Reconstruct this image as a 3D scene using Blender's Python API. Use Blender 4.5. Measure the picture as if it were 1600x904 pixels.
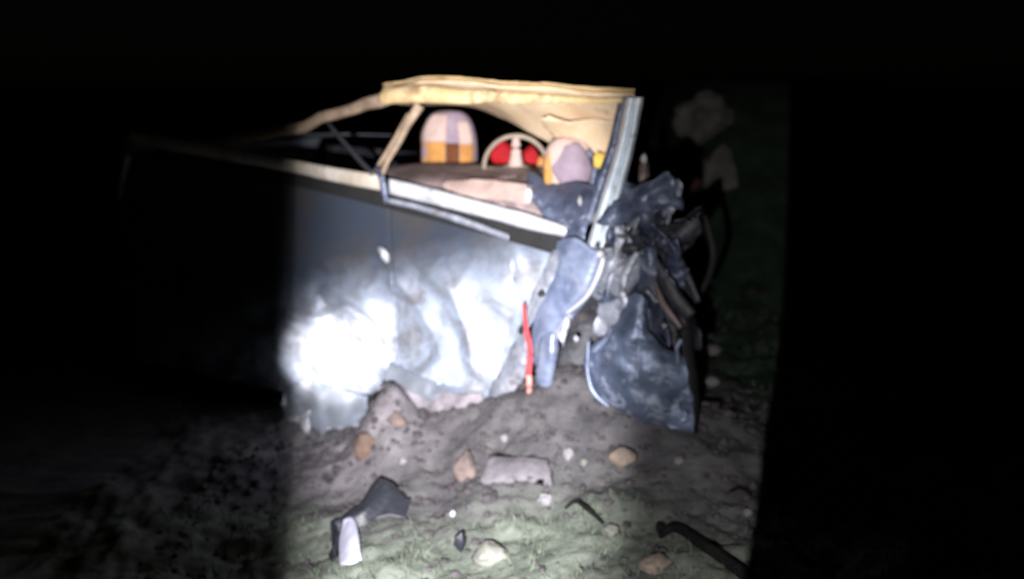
import bpy, bmesh, math, random
from mathutils import Vector, noise, Matrix

for o in list(bpy.data.objects):
    bpy.data.objects.remove(o)
S = bpy.context.scene
C = S.collection
random.seed(7)

# ------------------------------------------------------------------ camera
F = 1348.0                      # focal length in pixels of a 1600 px wide picture
PITCH = math.atan(317.0 / F)
CAM = Vector((0.0, 0.0, 1.35))
cd = bpy.data.cameras.new('camera')
cam = bpy.data.objects.new('camera', cd)
C.objects.link(cam)
cam.location = CAM
cam.rotation_euler = (math.pi / 2 - PITCH, 0, 0)
cd.sensor_width = 36.0
cd.lens = 36.0 * F / 1600.0
cd.clip_start = 0.05
cd.clip_end = 2000.0
cd.dof.use_dof = True           # the hand-held phone never quite found focus
cd.dof.focus_distance = 1.5
cd.dof.aperture_fstop = 2.0
S.camera = cam

# ------------------------------------------------------------------ night sky, moon, torch
W = bpy.data.worlds.new('World')
S.world = W
W.use_nodes = True
wn = W.node_tree.nodes
wl = W.node_tree.links
sky = wn.new('ShaderNodeTexSky')
sky.sky_type = 'NISHITA'
sky.sun_disc = False
sky.sun_elevation = math.radians(20)
sky.sun_rotation = math.radians(150)
wl.new(sky.outputs['Color'], wn['Background'].inputs['Color'])
wn['Background'].inputs['Strength'].default_value = 0.00012
moon = bpy.data.lights.new('moon', 'SUN')
moon.energy = 0.004
moon.angle = math.radians(0.5)
moon.color = (0.8, 0.88, 1.0)
mo = bpy.data.objects.new('moon', moon)
mo.rotation_euler = (math.radians(70), 0, math.radians(30))
C.objects.link(mo)

LAMP = Vector((-0.10, 0.06, 1.16))


def at(px, py, Y):
    """pixel of the photograph + distance in metres -> point in the place"""
    u = (px - 800.0) / F
    v = (452.0 - py) / F
    dy = math.cos(PITCH) + v * math.sin(PITCH)
    dz = -math.sin(PITCH) + v * math.cos(PITCH)
    t = Y / dy
    return Vector((u * t, Y, CAM.z + dz * t))


def torch(name, target, w, half_w, half_h, blend, col):
    l = bpy.data.lights.new(name, 'SPOT')
    l.energy = w
    l.color = col
    l.spot_size = 2 * math.atan(half_w)
    l.spot_blend = blend
    l.shadow_soft_size = 0.012
    o = bpy.data.objects.new(name, l)
    C.objects.link(o)
    o.location = LAMP
    o.rotation_euler = (target - LAMP).to_track_quat('-Z', 'Y').to_euler()
    o.scale = (1.0, half_h / half_w, 1.0)
    return o


torch('shaped_spill', at(823, 500, 3.0), 150.0, 0.288, 1.6, 0.025, (0.97, 0.96, 0.97))  # torch spread shaped into a tall hard-sided ellipse so both sides stay dark
torch('torch_beam', at(728, 560, 3.2), 1300.0, 0.232, 0.85, 0.85, (0.97, 0.96, 1.0))
torch('torch_core', at(526, 556, 3.3), 2900.0, 0.071, 0.066, 0.93, (1.0, 0.97, 0.98))

S.view_settings.view_transform = 'Standard'
S.view_settings.look = 'None'
S.view_settings.gamma = 1.0
S.view_settings.exposure = 0.0

# ------------------------------------------------------------------ materials


def mat(name, col, col2=None, rough=0.6, metal=0.0, scale=12.0, bump=0.0, bscale=40.0,
        dirt=None, dirt_amt=0.0, spec=0.5, lo=0.35, hi=0.65, dscale=6.0, coat=0.0):
    m = bpy.data.materials.new(name)
    m.use_nodes = True
    n = m.node_tree.nodes
    k = m.node_tree.links
    b = n['Principled BSDF']
    b.inputs['Roughness'].default_value = rough
    b.inputs['Metallic'].default_value = metal
    b.inputs['Specular IOR Level'].default_value = spec
    b.inputs['Coat Weight'].default_value = coat
    tc = n.new('ShaderNodeTexCoord')
    src = None
    c2 = col2 or tuple(c * 0.7 for c in col)
    t = n.new('ShaderNodeTexNoise')
    t.inputs['Scale'].default_value = scale
    t.inputs['Detail'].default_value = 8
    t.inputs['Roughness'].default_value = 0.65
    k.new(tc.outputs['Object'], t.inputs['Vector'])
    r = n.new('ShaderNodeValToRGB')
    r.color_ramp.elements[0].position = lo
    r.color_ramp.elements[1].position = hi
    r.color_ramp.elements[0].color = (*c2, 1)
    r.color_ramp.elements[1].color = (*col, 1)
    k.new(t.outputs['Fac'], r.inputs['Fac'])
    src = r.outputs['Color']
    if dirt:
        t2 = n.new('ShaderNodeTexNoise')
        t2.inputs['Scale'].default_value = dscale
        t2.inputs['Detail'].default_value = 10
        t2.inputs['Roughness'].default_value = 0.7
        t2.inputs['Distortion'].default_value = 0.6
        k.new(tc.outputs['Object'], t2.inputs['Vector'])
        mr = n.new('ShaderNodeMapRange')
        mr.inputs['From Min'].default_value = 0.62 - 0.3 * dirt_amt
        mr.inputs['From Max'].default_value = 0.72 - 0.2 * dirt_amt
        k.new(t2.outputs['Fac'], mr.inputs['Value'])
        mx = n.new('ShaderNodeMix')
        mx.data_type = 'RGBA'
        k.new(mr.outputs['Result'], mx.inputs['Factor'])
        k.new(src, mx.inputs[6])
        mx.inputs[7].default_value = (*dirt, 1)
        src = mx.outputs[2]
        mm = n.new('ShaderNodeMapRange')
        mm.inputs['To Min'].default_value = metal
        mm.inputs['To Max'].default_value = 0.0
        k.new(mr.outputs['Result'], mm.inputs['Value'])
        k.new(mm.outputs['Result'], b.inputs['Metallic'])
        m2 = n.new('ShaderNodeMapRange')
        m2.inputs['To Min'].default_value = rough
        m2.inputs['To Max'].default_value = 0.95
        k.new(mr.outputs['Result'], m2.inputs['Value'])
        k.new(m2.outputs['Result'], b.inputs['Roughness'])
    k.new(src, b.inputs['Base Color'])
    if bump:
        t3 = n.new('ShaderNodeTexNoise')
        t3.inputs['Scale'].default_value = bscale
        t3.inputs['Detail'].default_value = 6
        k.new(tc.outputs['Object'], t3.inputs['Vector'])
        bp = n.new('ShaderNodeBump')
        bp.inputs['Strength'].default_value = bump
        bp.inputs['Distance'].default_value = 0.02
        k.new(t3.outputs['Fac'], bp.inputs['Height'])
        k.new(bp.outputs['Normal'], b.inputs['Normal'])
    return m


DUST = (0.30, 0.27, 0.26)
M = {
    'paint': mat('silver_paint', (0.56, 0.60, 0.68), (0.42, 0.46, 0.54), 0.42, 0.7, 6, 0.06, 22, DUST, 0.25, dscale=4),
    'blue_paint': mat('blue_silver_paint', (0.30, 0.345, 0.48), (0.13, 0.16, 0.26), 0.42, 0.35, 14, 0.15, 45, (0.2, 0.19, 0.2), 0.25, dscale=9),
    'fender': mat('dusty_blue_paint', (0.15, 0.185, 0.28), (0.06, 0.08, 0.125), 0.42, 0.35, 11, 0.35, 30, (0.34, 0.37, 0.47), 0.34, dscale=13),
    'chrome': mat('bright_trim', (0.66, 0.66, 0.69), (0.40, 0.40, 0.44), 0.42, 0.25, 7, 0.12, 40, (0.2, 0.19, 0.19), 0.22, dscale=10),
    'steel': mat('bare_steel', (0.46, 0.48, 0.55), (0.20, 0.21, 0.26), 0.45, 0.4, 16, 0.3, 50, (0.12, 0.10, 0.10), 0.3, dscale=14),
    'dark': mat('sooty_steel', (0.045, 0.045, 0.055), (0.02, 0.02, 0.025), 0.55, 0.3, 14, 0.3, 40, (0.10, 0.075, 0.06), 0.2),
    'door': None,
    'dusty_sheet': mat('mauve_dusty_sheet', (0.34, 0.30, 0.33), (0.17, 0.15, 0.165), 0.8, 0.1, 12, 0.3, 40, (0.12, 0.105, 0.11), 0.3, dscale=9),
    'warm_trim': mat('lamp_warmed_trim', (0.74, 0.68, 0.60), (0.48, 0.41, 0.32), 0.5, 0.15, 7, 0.12, 40, (0.25, 0.18, 0.11), 0.3, dscale=10),  # warm tint of the beam put into the left strip's colour
    'bright_metal': mat('pale_pressed_steel', (0.80, 0.85, 0.90), (0.5, 0.56, 0.6), 0.45, 0.1, 7, 0.1, 40, (0.25, 0.25, 0.25), 0.15, dscale=9),
    'navy': mat('navy_steel', (0.12, 0.14, 0.21), (0.035, 0.042, 0.075), 0.4, 0.35, 12, 0.25, 40, (0.24, 0.25, 0.31), 0.2, dscale=12),
    'liner': mat('cream_headliner', (0.78, 0.60, 0.42), (0.62, 0.46, 0.28), 0.9, 0, 8, 0.2, 90, (0.35, 0.26, 0.15), 0.08, spec=0.2),
    'rail': mat('cream_roof_paint', (0.66, 0.50, 0.28), (0.46, 0.31, 0.14), 0.6, 0, 9, 0.1, 40, (0.26, 0.16, 0.08), 0.38, dscale=9),
    'dirty_rail': mat('dusty_roof_paint', (0.32, 0.235, 0.165), (0.17, 0.115, 0.075), 0.7, 0, 16, 0.2, 50),
    'mauve': mat('mauve_dash', (0.22, 0.165, 0.16), (0.08, 0.055, 0.055), 0.7, 0, 8, 0.1, 60, (0.5, 0.4, 0.4), 0.12),
    'pink': mat('pink_fabric', (0.44, 0.33, 0.29), (0.34, 0.245, 0.22), 0.95, 0, 20, 0.2, 200, spec=0.1),
    'lav': mat('lavender_fabric', (0.27, 0.21, 0.25), (0.20, 0.155, 0.19), 0.95, 0, 20, 0.2, 200, spec=0.1),
    'plum': mat('plum_fabric', (0.20, 0.14, 0.16), (0.14, 0.09, 0.11), 0.95, 0, 20, 0.2, 200, spec=0.1),
    'orange': mat('orange_fabric', (0.46, 0.22, 0.065), (0.34, 0.16, 0.05), 0.95, 0, 20, 0.2, 200, spec=0.1),
    'brown': mat('brown_fabric', (0.13, 0.05, 0.02), (0.09, 0.03, 0.015), 0.95, 0, 20, 0.2, 200, spec=0.1),
    'red': mat('red_fabric', (0.34, 0.008, 0.012), (0.2, 0.004, 0.008), 0.8, 0, 14, 0.1, 80, spec=0.2),
    'strap': mat('red_webbing', (0.62, 0.075, 0.085), (0.5, 0.05, 0.06), 0.8, 0, 30, 0.2, 200, spec=0.2),
    'strap_end': mat('faded_webbing', (0.72, 0.32, 0.28), (0.6, 0.22, 0.2), 0.9, 0, 30, 0.2, 200, spec=0.2),
    'wheel': mat('tan_leather', (0.26, 0.21, 0.16), (0.17, 0.13, 0.10), 0.55, 0, 20, 0.1, 100),
    'yellow': mat('yellow_foam', (0.80, 0.55, 0.12), (0.7, 0.42, 0.07), 0.9, 0, 20, 0.3, 60),
    'black': mat('black_plastic', (0.022, 0.024, 0.032), (0.012, 0.012, 0.018), 0.5, 0, 12, 0.2, 40, (0.09, 0.085, 0.09), 0.2),
    'rubber': mat('black_rubber', (0.012, 0.012, 0.012), (0.007, 0.007, 0.007), 0.75, 0, 12, 0.2, 60),
    'white': mat('white_plastic', (0.50, 0.50, 0.62), (0.40, 0.40, 0.5), 0.5, 0, 18, 0.1, 60, (0.3, 0.28, 0.3), 0.1),
    'slab': mat('grey_slab', (0.16, 0.146, 0.16), (0.09, 0.082, 0.092), 0.85, 0, 14, 0.4, 40),
    'stone': mat('pale_stone', (0.32, 0.25, 0.20), (0.17, 0.135, 0.11), 0.9, 0, 14, 0.5, 45),
    'cream_stone': mat('cream_stone', (0.20, 0.20, 0.175), (0.11, 0.11, 0.095), 0.9, 0, 16, 0.5, 45),
    'brick': mat('orange_brick', (0.155, 0.095, 0.07), (0.10, 0.07, 0.055), 0.95, 0, 18, 0.6, 50),
    'pinkstone': mat('pink_stone', (0.19, 0.135, 0.12), (0.11, 0.085, 0.08), 0.92, 0, 18, 0.5, 50),
    'grey_stone': mat('grey_stone', (0.24, 0.23, 0.24), (0.14, 0.135, 0.145), 0.92, 0, 18, 0.5, 50),
    'boulder': mat('grey_boulder', (0.22, 0.21, 0.19), (0.09, 0.085, 0.08), 0.95, 0, 5, 0.6, 16),
    'redrock': mat('red_rock', (0.16, 0.06, 0.04), (0.09, 0.04, 0.03), 0.95, 0, 6, 0.6, 16),
    'bark': mat('wet_black_bark', (0.014, 0.014, 0.013), (0.008, 0.008, 0.008), 0.9, 0, 30, 0.6, 90, spec=0.08),
    'dustclod': mat('pale_dusty_soil', (0.24, 0.215, 0.225), (0.13, 0.115, 0.122), 0.98, 0, 9, 0.6, 40, spec=0.1),
    'clod': mat('soil_clods', (0.10, 0.088, 0.092), (0.05, 0.045, 0.048), 0.98, 0, 9, 0.5, 60, spec=0.1),
    'grass': mat('dusty_grass', (0.13, 0.15, 0.115), (0.075, 0.088, 0.065), 0.8, 0, 5, 0.0, spec=0.2),
}


def door_mat():
    """dark night reflection painted into the upper half, fading to pale scraped, dusty paint"""
    m = bpy.data.materials.new('night_reflect_door_paint')
    m.use_nodes = True
    n = m.node_tree.nodes
    k = m.node_tree.links
    b = n['Principled BSDF']
    tc = n.new('ShaderNodeTexCoord')

    def nz(sc, de=8, ro=0.65, dist=0.0):
        t = n.new('ShaderNodeTexNoise')
        t.inputs['Scale'].default_value = sc
        t.inputs['Detail'].default_value = de
        t.inputs['Roughness'].default_value = ro
        t.inputs['Distortion'].default_value = dist
        k.new(tc.outputs['Object'], t.inputs['Vector'])
        return t.outputs['Fac']

    def ma(op, a, b_):
        q = n.new('ShaderNodeMath')
        q.operation = op
        for i, v in enumerate((a, b_)):
            if isinstance(v, (int, float)):
                q.inputs[i].default_value = v
            else:
                k.new(v, q.inputs[i])
        return q.outputs[0]

    def mix(f, a, b_):
        x = n.new('ShaderNodeMix')
        x.data_type = 'RGBA'
        k.new(f, x.inputs['Factor'])
        for i, v in ((6, a), (7, b_)):
            if isinstance(v, tuple):
                x.inputs[i].default_value = (*v, 1)
            else:
                k.new(v, x.inputs[i])
        return x.outputs[2]

    def rng(v, a, b_, c=0.0, d=1.0):
        x = n.new('ShaderNodeMapRange')
        for key, val in (('From Min', a), ('From Max', b_), ('To Min', c), ('To Max', d)):
            x.inputs[key].default_value = val
        k.new(v, x.inputs['Value'])
        return x.outputs['Result']
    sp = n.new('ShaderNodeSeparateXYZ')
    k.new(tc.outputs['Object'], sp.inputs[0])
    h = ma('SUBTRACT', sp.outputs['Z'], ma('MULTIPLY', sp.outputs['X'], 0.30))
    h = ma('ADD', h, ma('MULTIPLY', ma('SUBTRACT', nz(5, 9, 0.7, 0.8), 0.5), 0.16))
    lit_fade = rng(h, 0.75, 0.50)  # height fade in the colour, imitating the dark sky mirrored above
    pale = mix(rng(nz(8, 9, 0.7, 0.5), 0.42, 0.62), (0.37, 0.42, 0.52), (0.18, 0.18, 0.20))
    night_top = mix(rng(nz(4, 6), 0.4, 0.65), (0.085, 0.105, 0.15), (0.13, 0.12, 0.115))
    k.new(mix(lit_fade, night_top, pale), b.inputs['Base Color'])
    k.new(rng(lit_fade, 0, 1, 0.55, 0.15), b.inputs['Metallic'])
    k.new(rng(lit_fade, 0, 1, 0.34, 0.6), b.inputs['Roughness'])
    bp = n.new('ShaderNodeBump')
    bp.inputs['Strength'].default_value = 0.12
    bp.inputs['Distance'].default_value = 0.01
    k.new(nz(28), bp.inputs['Height'])
    k.new(bp.outputs['Normal'], b.inputs['Normal'])
    return m


def ground_mat():
    m = bpy.data.materials.new('soil_and_grass')
    m.use_nodes = True
    n = m.node_tree.nodes
    k = m.node_tree.links
    b = n['Principled BSDF']
    b.inputs['Roughness'].default_value = 0.97
    b.inputs['Specular IOR Level'].default_value = 0.12
    bk = n.new('ShaderNodeAttribute')
    bk.attribute_name = 'beam_fade'
    at_ = n.new('ShaderNodeAttribute')
    at_.attribute_name = 'turf'
    tc = n.new('ShaderNodeTexCoord')

    def nz(sc, de=8):
        t = n.new('ShaderNodeTexNoise')
        t.inputs['Scale'].default_value = sc
        t.inputs['Detail'].default_value = de
        t.inputs['Roughness'].default_value = 0.68
        k.new(tc.outputs['Object'], t.inputs['Vector'])
        return t.outputs['Fac']

    def ramp(f, cols):
        r = n.new('ShaderNodeValToRGB')
        e = r.color_ramp.elements
        e[0].position, e[0].color = cols[0][0], (*cols[0][1], 1)
        e[1].position, e[1].color = cols[-1][0], (*cols[-1][1], 1)
        for p, c in cols[1:-1]:
            q = e.new(p)
            q.color = (*c, 1)
        k.new(f, r.inputs['Fac'])
        return r.outputs['Color']
    soil = ramp(nz(7), [(0.32, (0.058, 0.053, 0.060)), (0.5, (0.098, 0.092, 0.098)), (0.68, (0.145, 0.138, 0.14))])
    turf = ramp(nz(9), [(0.32, (0.088, 0.10, 0.082)), (0.5, (0.145, 0.162, 0.132)), (0.70, (0.215, 0.24, 0.20))])
    add = n.new('ShaderNodeMath')
    add.operation = 'ADD'
    k.new(at_.outputs['Fac'], add.inputs[0])
    sub = n.new('ShaderNodeMath')
    sub.operation = 'MULTIPLY_ADD'
    sub.inputs[1].default_value = 1.1
    sub.inputs[2].default_value = -0.55
    k.new(nz(5), sub.inputs[0])
    k.new(sub.outputs[0], add.inputs[1])
    add.use_clamp = True
    mx = n.new('ShaderNodeMix')
    mx.data_type = 'RGBA'
    k.new(add.outputs[0], mx.inputs['Factor'])
    k.new(soil, mx.inputs[6])
    k.new(turf, mx.inputs[7])
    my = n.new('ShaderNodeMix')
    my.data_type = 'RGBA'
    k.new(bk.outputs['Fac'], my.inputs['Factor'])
    du = n.new('ShaderNodeAttribute')
    du.attribute_name = 'dust'
    md = n.new('ShaderNodeMix')
    md.data_type = 'RGBA'
    k.new(du.outputs['Fac'], md.inputs['Factor'])
    k.new(mx.outputs[2], md.inputs[6])
    k.new(ramp(nz(11), [(0.35, (0.13, 0.115, 0.125)), (0.65, (0.27, 0.245, 0.26))]), md.inputs[7])
    k.new(md.outputs[2], my.inputs[6])
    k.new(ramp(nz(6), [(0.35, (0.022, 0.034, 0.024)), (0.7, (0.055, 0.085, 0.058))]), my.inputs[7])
    k.new(my.outputs[2], b.inputs['Base Color'])
    bp = n.new('ShaderNodeBump')
    bp.inputs['Strength'].default_value = 0.7
    bp.inputs['Distance'].default_value = 0.015
    k.new(nz(45), bp.inputs['Height'])
    k.new(bp.outputs['Normal'], b.inputs['Normal'])
    return m


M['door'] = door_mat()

# ------------------------------------------------------------------ helpers


def tag(o, label=None, cat=None, group=None, kind=None):
    if label:
        o['label'] = label
    if cat:
        o['category'] = cat
    if group:
        o['group'] = group
    if kind:
        o['kind'] = kind
    return o


def link(name, verts, faces, m, parent=None, smooth=True, thick=0.0, bevel=0.0, loc=None):
    """one mesh object; verts in world space, stored relative to the thing's base"""
    base = Vector((0, 0, 0))
    if parent is not None:
        p = parent
        while p is not None:
            base += Vector(p.location)
            p = p.parent
    elif loc is not None:
        base = Vector(loc)
    me = bpy.data.meshes.new(name)
    me.from_pydata([tuple(Vector(v) - base) for v in verts], [], faces)
    me.validate()
    me.update()
    me.materials.append(M[m] if isinstance(m, str) else m)
    for p in me.polygons:
        p.use_smooth = smooth
    o = bpy.data.objects.new(name, me)
    C.objects.link(o)
    if parent is not None:
        o.parent = parent
    elif loc is not None:
        o.location = base
    if thick:
        s = o.modifiers.new('thickness', 'SOLIDIFY')
        s.thickness = thick
        s.offset = 0
    return o


def cr(p0, p1, p2, p3, t):
    return 0.5 * ((2 * p1) + (p2 - p0) * t + (2 * p0 - 5 * p1 + 4 * p2 - p3) * t * t + (3 * p1 - p0 - 3 * p2 + p3) * t ** 3)


def spline(pts, n, smooth=True):
    """n+1 points evenly along the control points"""
    out = []
    N = len(pts) - 1
    for i in range(n + 1):
        f = i / n * N
        j = min(int(f), N - 1)
        t = f - j
        if smooth:
            p0 = pts[max(j - 1, 0)]
            p3 = pts[min(j + 2, N)]
            out.append(cr(p0, pts[j], pts[j + 1], p3, t))
        else:
            out.append(pts[j].lerp(pts[j + 1], t))
    return out


def fbm(p, o=4):
    return noise.fractal(p, 1.0, 2.0, o, noise_basis='PERLIN_ORIGINAL')


def crease(p):
    """paper-like folds: sharp ridges between smooth facets"""
    a = abs(noise.noise(p))
    b = abs(noise.noise(p * 2.1 + Vector((5.2, 1.3, 7.7))))
    return (1 - 2 * a) * 0.65 + (1 - 2 * b) * 0.35


def _h(i, j, s):
    x = math.sin(i * 127.1 + j * 311.7 + s * 74.7) * 43758.5453
    return 2 * (x - math.floor(x)) - 1


def facet(u, v, s=0.0):
    """flat triangular facets meeting at sharp folds, as crushed sheet metal has"""
    w = noise.noise_vector(Vector((u * 0.7, v * 0.7, s)))
    u, v = u + 0.55 * w.x, v + 0.55 * w.y
    k = (u + v) * 0.3660254
    i, j = math.floor(u + k), math.floor(v + k)
    g = (i + j) * 0.2113249
    x0, y0 = u - (i - g), v - (j - g)
    a, b = u + k - i, v + k - j
    if a > b:
        return _h(i, j, s) * (1 - a) + _h(i + 1, j, s) * (a - b) + _h(i + 1, j + 1, s) * b
    return _h(i, j, s) * (1 - b) + _h(i, j + 1, s) * (b - a) + _h(i + 1, j + 1, s) * a


def sheet_facet(p, f, s):
    u, v = (p.x * 0.85 - p.y * 0.53) * f, p.z * f
    return facet(u, v, s) * 0.75 + 0.35 * facet(u * 2.3 + 3, v * 2.3, s + 5)


def grid_faces(n, m):
    f = []
    for i in range(n):
        for j in range(m):
            a = i * (m + 1) + j
            f.append((a, a + 1, a + m + 2, a + m + 1))
    return f


def patch(rows, n, m, amp=0.0, freq=6.0, rag=0.0, seed=0.0, smooth=True, disp=None):
    """surface through rows of world points, crumpled along its own normal"""
    R = [spline([Vector(p) for p in r], m, smooth) for r in rows]
    cols = [spline([R[i][j] for i in range(len(R))], n, smooth) for j in range(m + 1)]
    G = [[cols[j][i] for j in range(m + 1)] for i in range(n + 1)]
    V = []
    sv = Vector((seed, seed * 1.7, -seed))
    for i in range(n + 1):
        for j in range(m + 1):
            p = G[i][j]
            du = G[min(i + 1, n)][j] - G[max(i - 1, 0)][j]
            dv = G[i][min(j + 1, m)] - G[i][max(j - 1, 0)]
            nn = du.cross(dv)
            nn = nn.normalized() if nn.length > 1e-9 else Vector((0, -1, 0))
            if nn.y > 0:
                nn = -nn
            q = p * freq + sv
            d = amp * (0.95 * sheet_facet(p, freq * 0.8, seed) + 0.4 * fbm(q * 0.6, 2))
            if disp:
                d += disp(i / n, j / m, p)
            e = Vector((0, 0, 0))
            if rag and (i in (0, n) or j in (0, m)):
                e = noise.noise_vector(p * 14 + sv) * rag + noise.noise_vector(p * 37 + sv) * rag * 0.5
            V.append(p + nn * d + e)
    return V, grid_faces(n, m)


def tube(pts, rad, seg=8, flat=1.0, n=None, wob=0.0, up=Vector((0, 0, 1)), smooth=True):
    """tapered tube (or flat bar when flat < 1) along the points"""
    pts = [Vector(p) for p in pts]
    n = n or (len(pts) - 1) * 4
    P = spline(pts, n, smooth)
    rad = rad if isinstance(rad, (list, tuple)) else [rad] * 2
    V = []
    for i, p in enumerate(P):
        t = (P[min(i + 1, n)] - P[max(i - 1, 0)]).normalized()
        s = t.cross(up)
        s = s.normalized() if s.length > 1e-4 else Vector((1, 0, 0))
        b = s.cross(t).normalized()
        f = i / n * (len(rad) - 1)
        k = min(int(f), len(rad) - 2)
        r = rad[k] + (rad[k + 1] - rad[k]) * (f - k)
        w = noise.noise_vector(p * 9) * wob
        for j in range(seg):
            a = 2 * math.pi * j / seg
            V.append(p + s * math.cos(a) * r * flat + b * math.sin(a) * r + w)
    Fc = []
    for i in range(n):
        for j in range(seg):
            a = i * seg + j
            b2 = i * seg + (j + 1) % seg
            Fc.append((a, b2, b2 + seg, a + seg))
    Fc.append(tuple(range(seg))[::-1])
    Fc.append(tuple(range(n * seg, (n + 1) * seg)))
    return V, Fc


def join(*vf):
    V, Fc = [], []
    for v, f in vf:
        k = len(V)
        V += list(v)
        Fc += [tuple(i + k for i in q) for q in f]
    return V, Fc


def blob(c, rx, ry, rz, seed, sub=3, rough=0.25, freq=1.6, rot=0.0, facet=0.0):
    bm = bmesh.new()
    bmesh.ops.create_icosphere(bm, subdivisions=sub, radius=1.0)
    sv = Vector((seed * 3.1, seed * 1.7, seed * 0.9))
    Rz = Matrix.Rotation(rot, 3, 'Z')
    V = []
    for v in bm.verts:
        p = v.co.copy()
        d = 1 + rough * fbm(p * freq + sv, 3)
        if facet:
            d += facet * (noise.cell(p * 1.3 + sv) - 0.5)
        p = p * d
        # flatten on a few random planes so that it breaks like stone
        for q in range(5):
            nv = Vector((math.sin(seed * 12.9 + q * 4.1), math.cos(seed * 7.3 + q * 2.7), math.sin(seed * 3.7 + q * 5.9))).normalized()
            h = p.dot(nv) - 0.72
            if h > 0:
                p -= nv * h * 0.9
        p = Vector((p.x * rx, p.y * ry, p.z * rz))
        V.append(Vector(c) + Rz @ p)
    Fc = [tuple(v.index for v in f.verts) for f in bm.faces]
    bm.free()
    return V, Fc


def sm(a, b, x):
    t = max(0.0, min(1.0, (x - a) / (b - a)))
    return t * t * (3 - 2 * t)


# ------------------------------------------------------------------ ground


def gauss(x, y, cx, cy, rx, ry):
    return math.exp(-((x - cx) / rx) ** 2 - ((y - cy) / ry) ** 2)


def zbase(x, y):
    z = -0.04 + 0.19 * sm(-0.95, 0.55, x)
    z += 0.19 * gauss(x, y, 0.16, 2.92, 0.34, 0.30)
    z += 0.24 * gauss(x, y, -0.475, 3.06, 0.115, 0.17) + 0.09 * gauss(x, y, -0.27, 2.98, 0.13, 0.13)
    z += 0.10 * gauss(x, y, 0.55, 2.75, 0.45, 0.30)
    z += 1.25 * sm(4.2, 7.0, y) * sm(0.5, 1.6, x) * (1 - 0.5 * sm(2.5, 6, x))
    return z


def zg(x, y):
    z = zbase(x, y)
    near = 1.0 if (abs(x) < 4 and y < 7) else 0.4
    p = Vector((x, y, 0.3))
    z += near * (0.045 * fbm(p * 1.7, 3) + 0.030 * fbm(p * 5.5, 4))
    if abs(x) < 2.2 and y < 5:
        z += 0.010 * crease(p * 7.0) + 0.010 * fbm(p * 24, 4)
    return z


def turf_amt(x, y):
    g = sm(2.62, 2.24, y + 0.10 * fbm(Vector((x * 2, y * 2, 1)), 3) * 2 - 0.16 * sm(0.1, -0.9, x) + 0.20 * sm(0.0, 0.6, x))
    g = max(g, 0.8 * sm(0.75, 1.15, x + 0.1 * fbm(Vector((x * 2, y * 2, 4)), 2)))
    g = max(g, 0.85 * sm(4.2, 5.5, y))
    return g


def axis(segs):
    out = []
    for a, b, n in segs:
        out += [a + (b - a) * i / n for i in range(n)]
    out.append(segs[-1][1])
    return out


xs = axis([(-400, -40, 8), (-40, -6, 12), (-6, -1.5, 22), (-1.5, 1.6, 230), (1.6, 4, 40), (4, 40, 14), (40, 400, 8)])
ys = axis([(-300, -10, 6), (-10, 1.3, 14), (1.3, 4.2, 200), (4.2, 9, 50), (9, 40, 16), (40, 600, 10)])
gv = [Vector((x, y, zg(x, y))) for y in ys for x in xs]
gf = grid_faces(len(ys) - 1, len(xs) - 1)
ground = link('ground', gv, gf, ground_mat())
ground['kind'] = 'structure'
att = ground.data.attributes.new('turf', 'FLOAT', 'POINT')
at2 = ground.data.attributes.new('beam_fade', 'FLOAT', 'POINT')
at2.data.foreach_set('value', [max(sm(3.0, 4.2, v.y), sm(0.62, 1.0, v.x + 0.12 * fbm(v * 2.0, 3)) * sm(2.2, 2.8, v.y)) for v in gv])  # dark grass at right; far ground coloured darker to paint the light dying away
at3 = ground.data.attributes.new('dust', 'FLOAT', 'POINT')
at3.data.foreach_set('value', [max(0.0, min(1.0, 1.2 * gauss(v.x, v.y, -0.50, 3.05, 0.34, 0.22) + 0.5 * fbm(v * 4.0, 3) * gauss(v.x, v.y, -0.5, 3.05, 0.5, 0.4))) for v in gv])
att.data.foreach_set('value', [turf_amt(v.x, v.y) for v in gv])


def on_ground(px, py):
    """where the line of sight of a pixel meets the ground"""
    a, b = 1.2, 9.0
    Y = a
    while Y < b:
        p = at(px, py, Y)
        if p.z <= zg(p.x, p.y):
            return p
        Y += 0.01
    return at(px, py, b)


# ------------------------------------------------------------------ the wrecked car


def ys_(px):
    """distance of the car's near side at that column"""
    k = (px - 800.0) / F
    return 3.02 / (1 + 0.62 * k)


def side(px, py, off=0.0):
    return at(px, py, ys_(px) + off)


car = bpy.data.objects.new('wrecked_car', None)
C.objects.link(car)
car.location = (-0.2, 3.4, zbase(-0.2, 3.4))
tag(car, 'wrecked silver car with crushed body, torn front end and its roof lining hanging', 'car')


def bump(px, py, cx, cy, rx, ry, a):
    return a * math.exp(-((px - cx) / rx) ** 2 - ((py - cy) / ry) ** 2)


def ridge(px, py, line, w, a, skew=0.0):
    """signed fold along a polyline of pixels"""
    best, sg = 1e9, 1
    for (x0, y0), (x1, y1) in zip(line, line[1:]):
        dx, dy = x1 - x0, y1 - y0
        L2 = dx * dx + dy * dy
        t = max(0, min(1, ((px - x0) * dx + (py - y0) * dy) / L2))
        ex, ey = px - x0 - t * dx, py - y0 - t * dy
        d = math.hypot(ex, ey)
        if d < best:
            best = d
            sg = 1 if ex * dy - ey * dx > 0 else -1
    ww = w * (1 + skew * sg)
    return a * max(0.0, 1 - best / ww) ** 1.3


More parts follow.
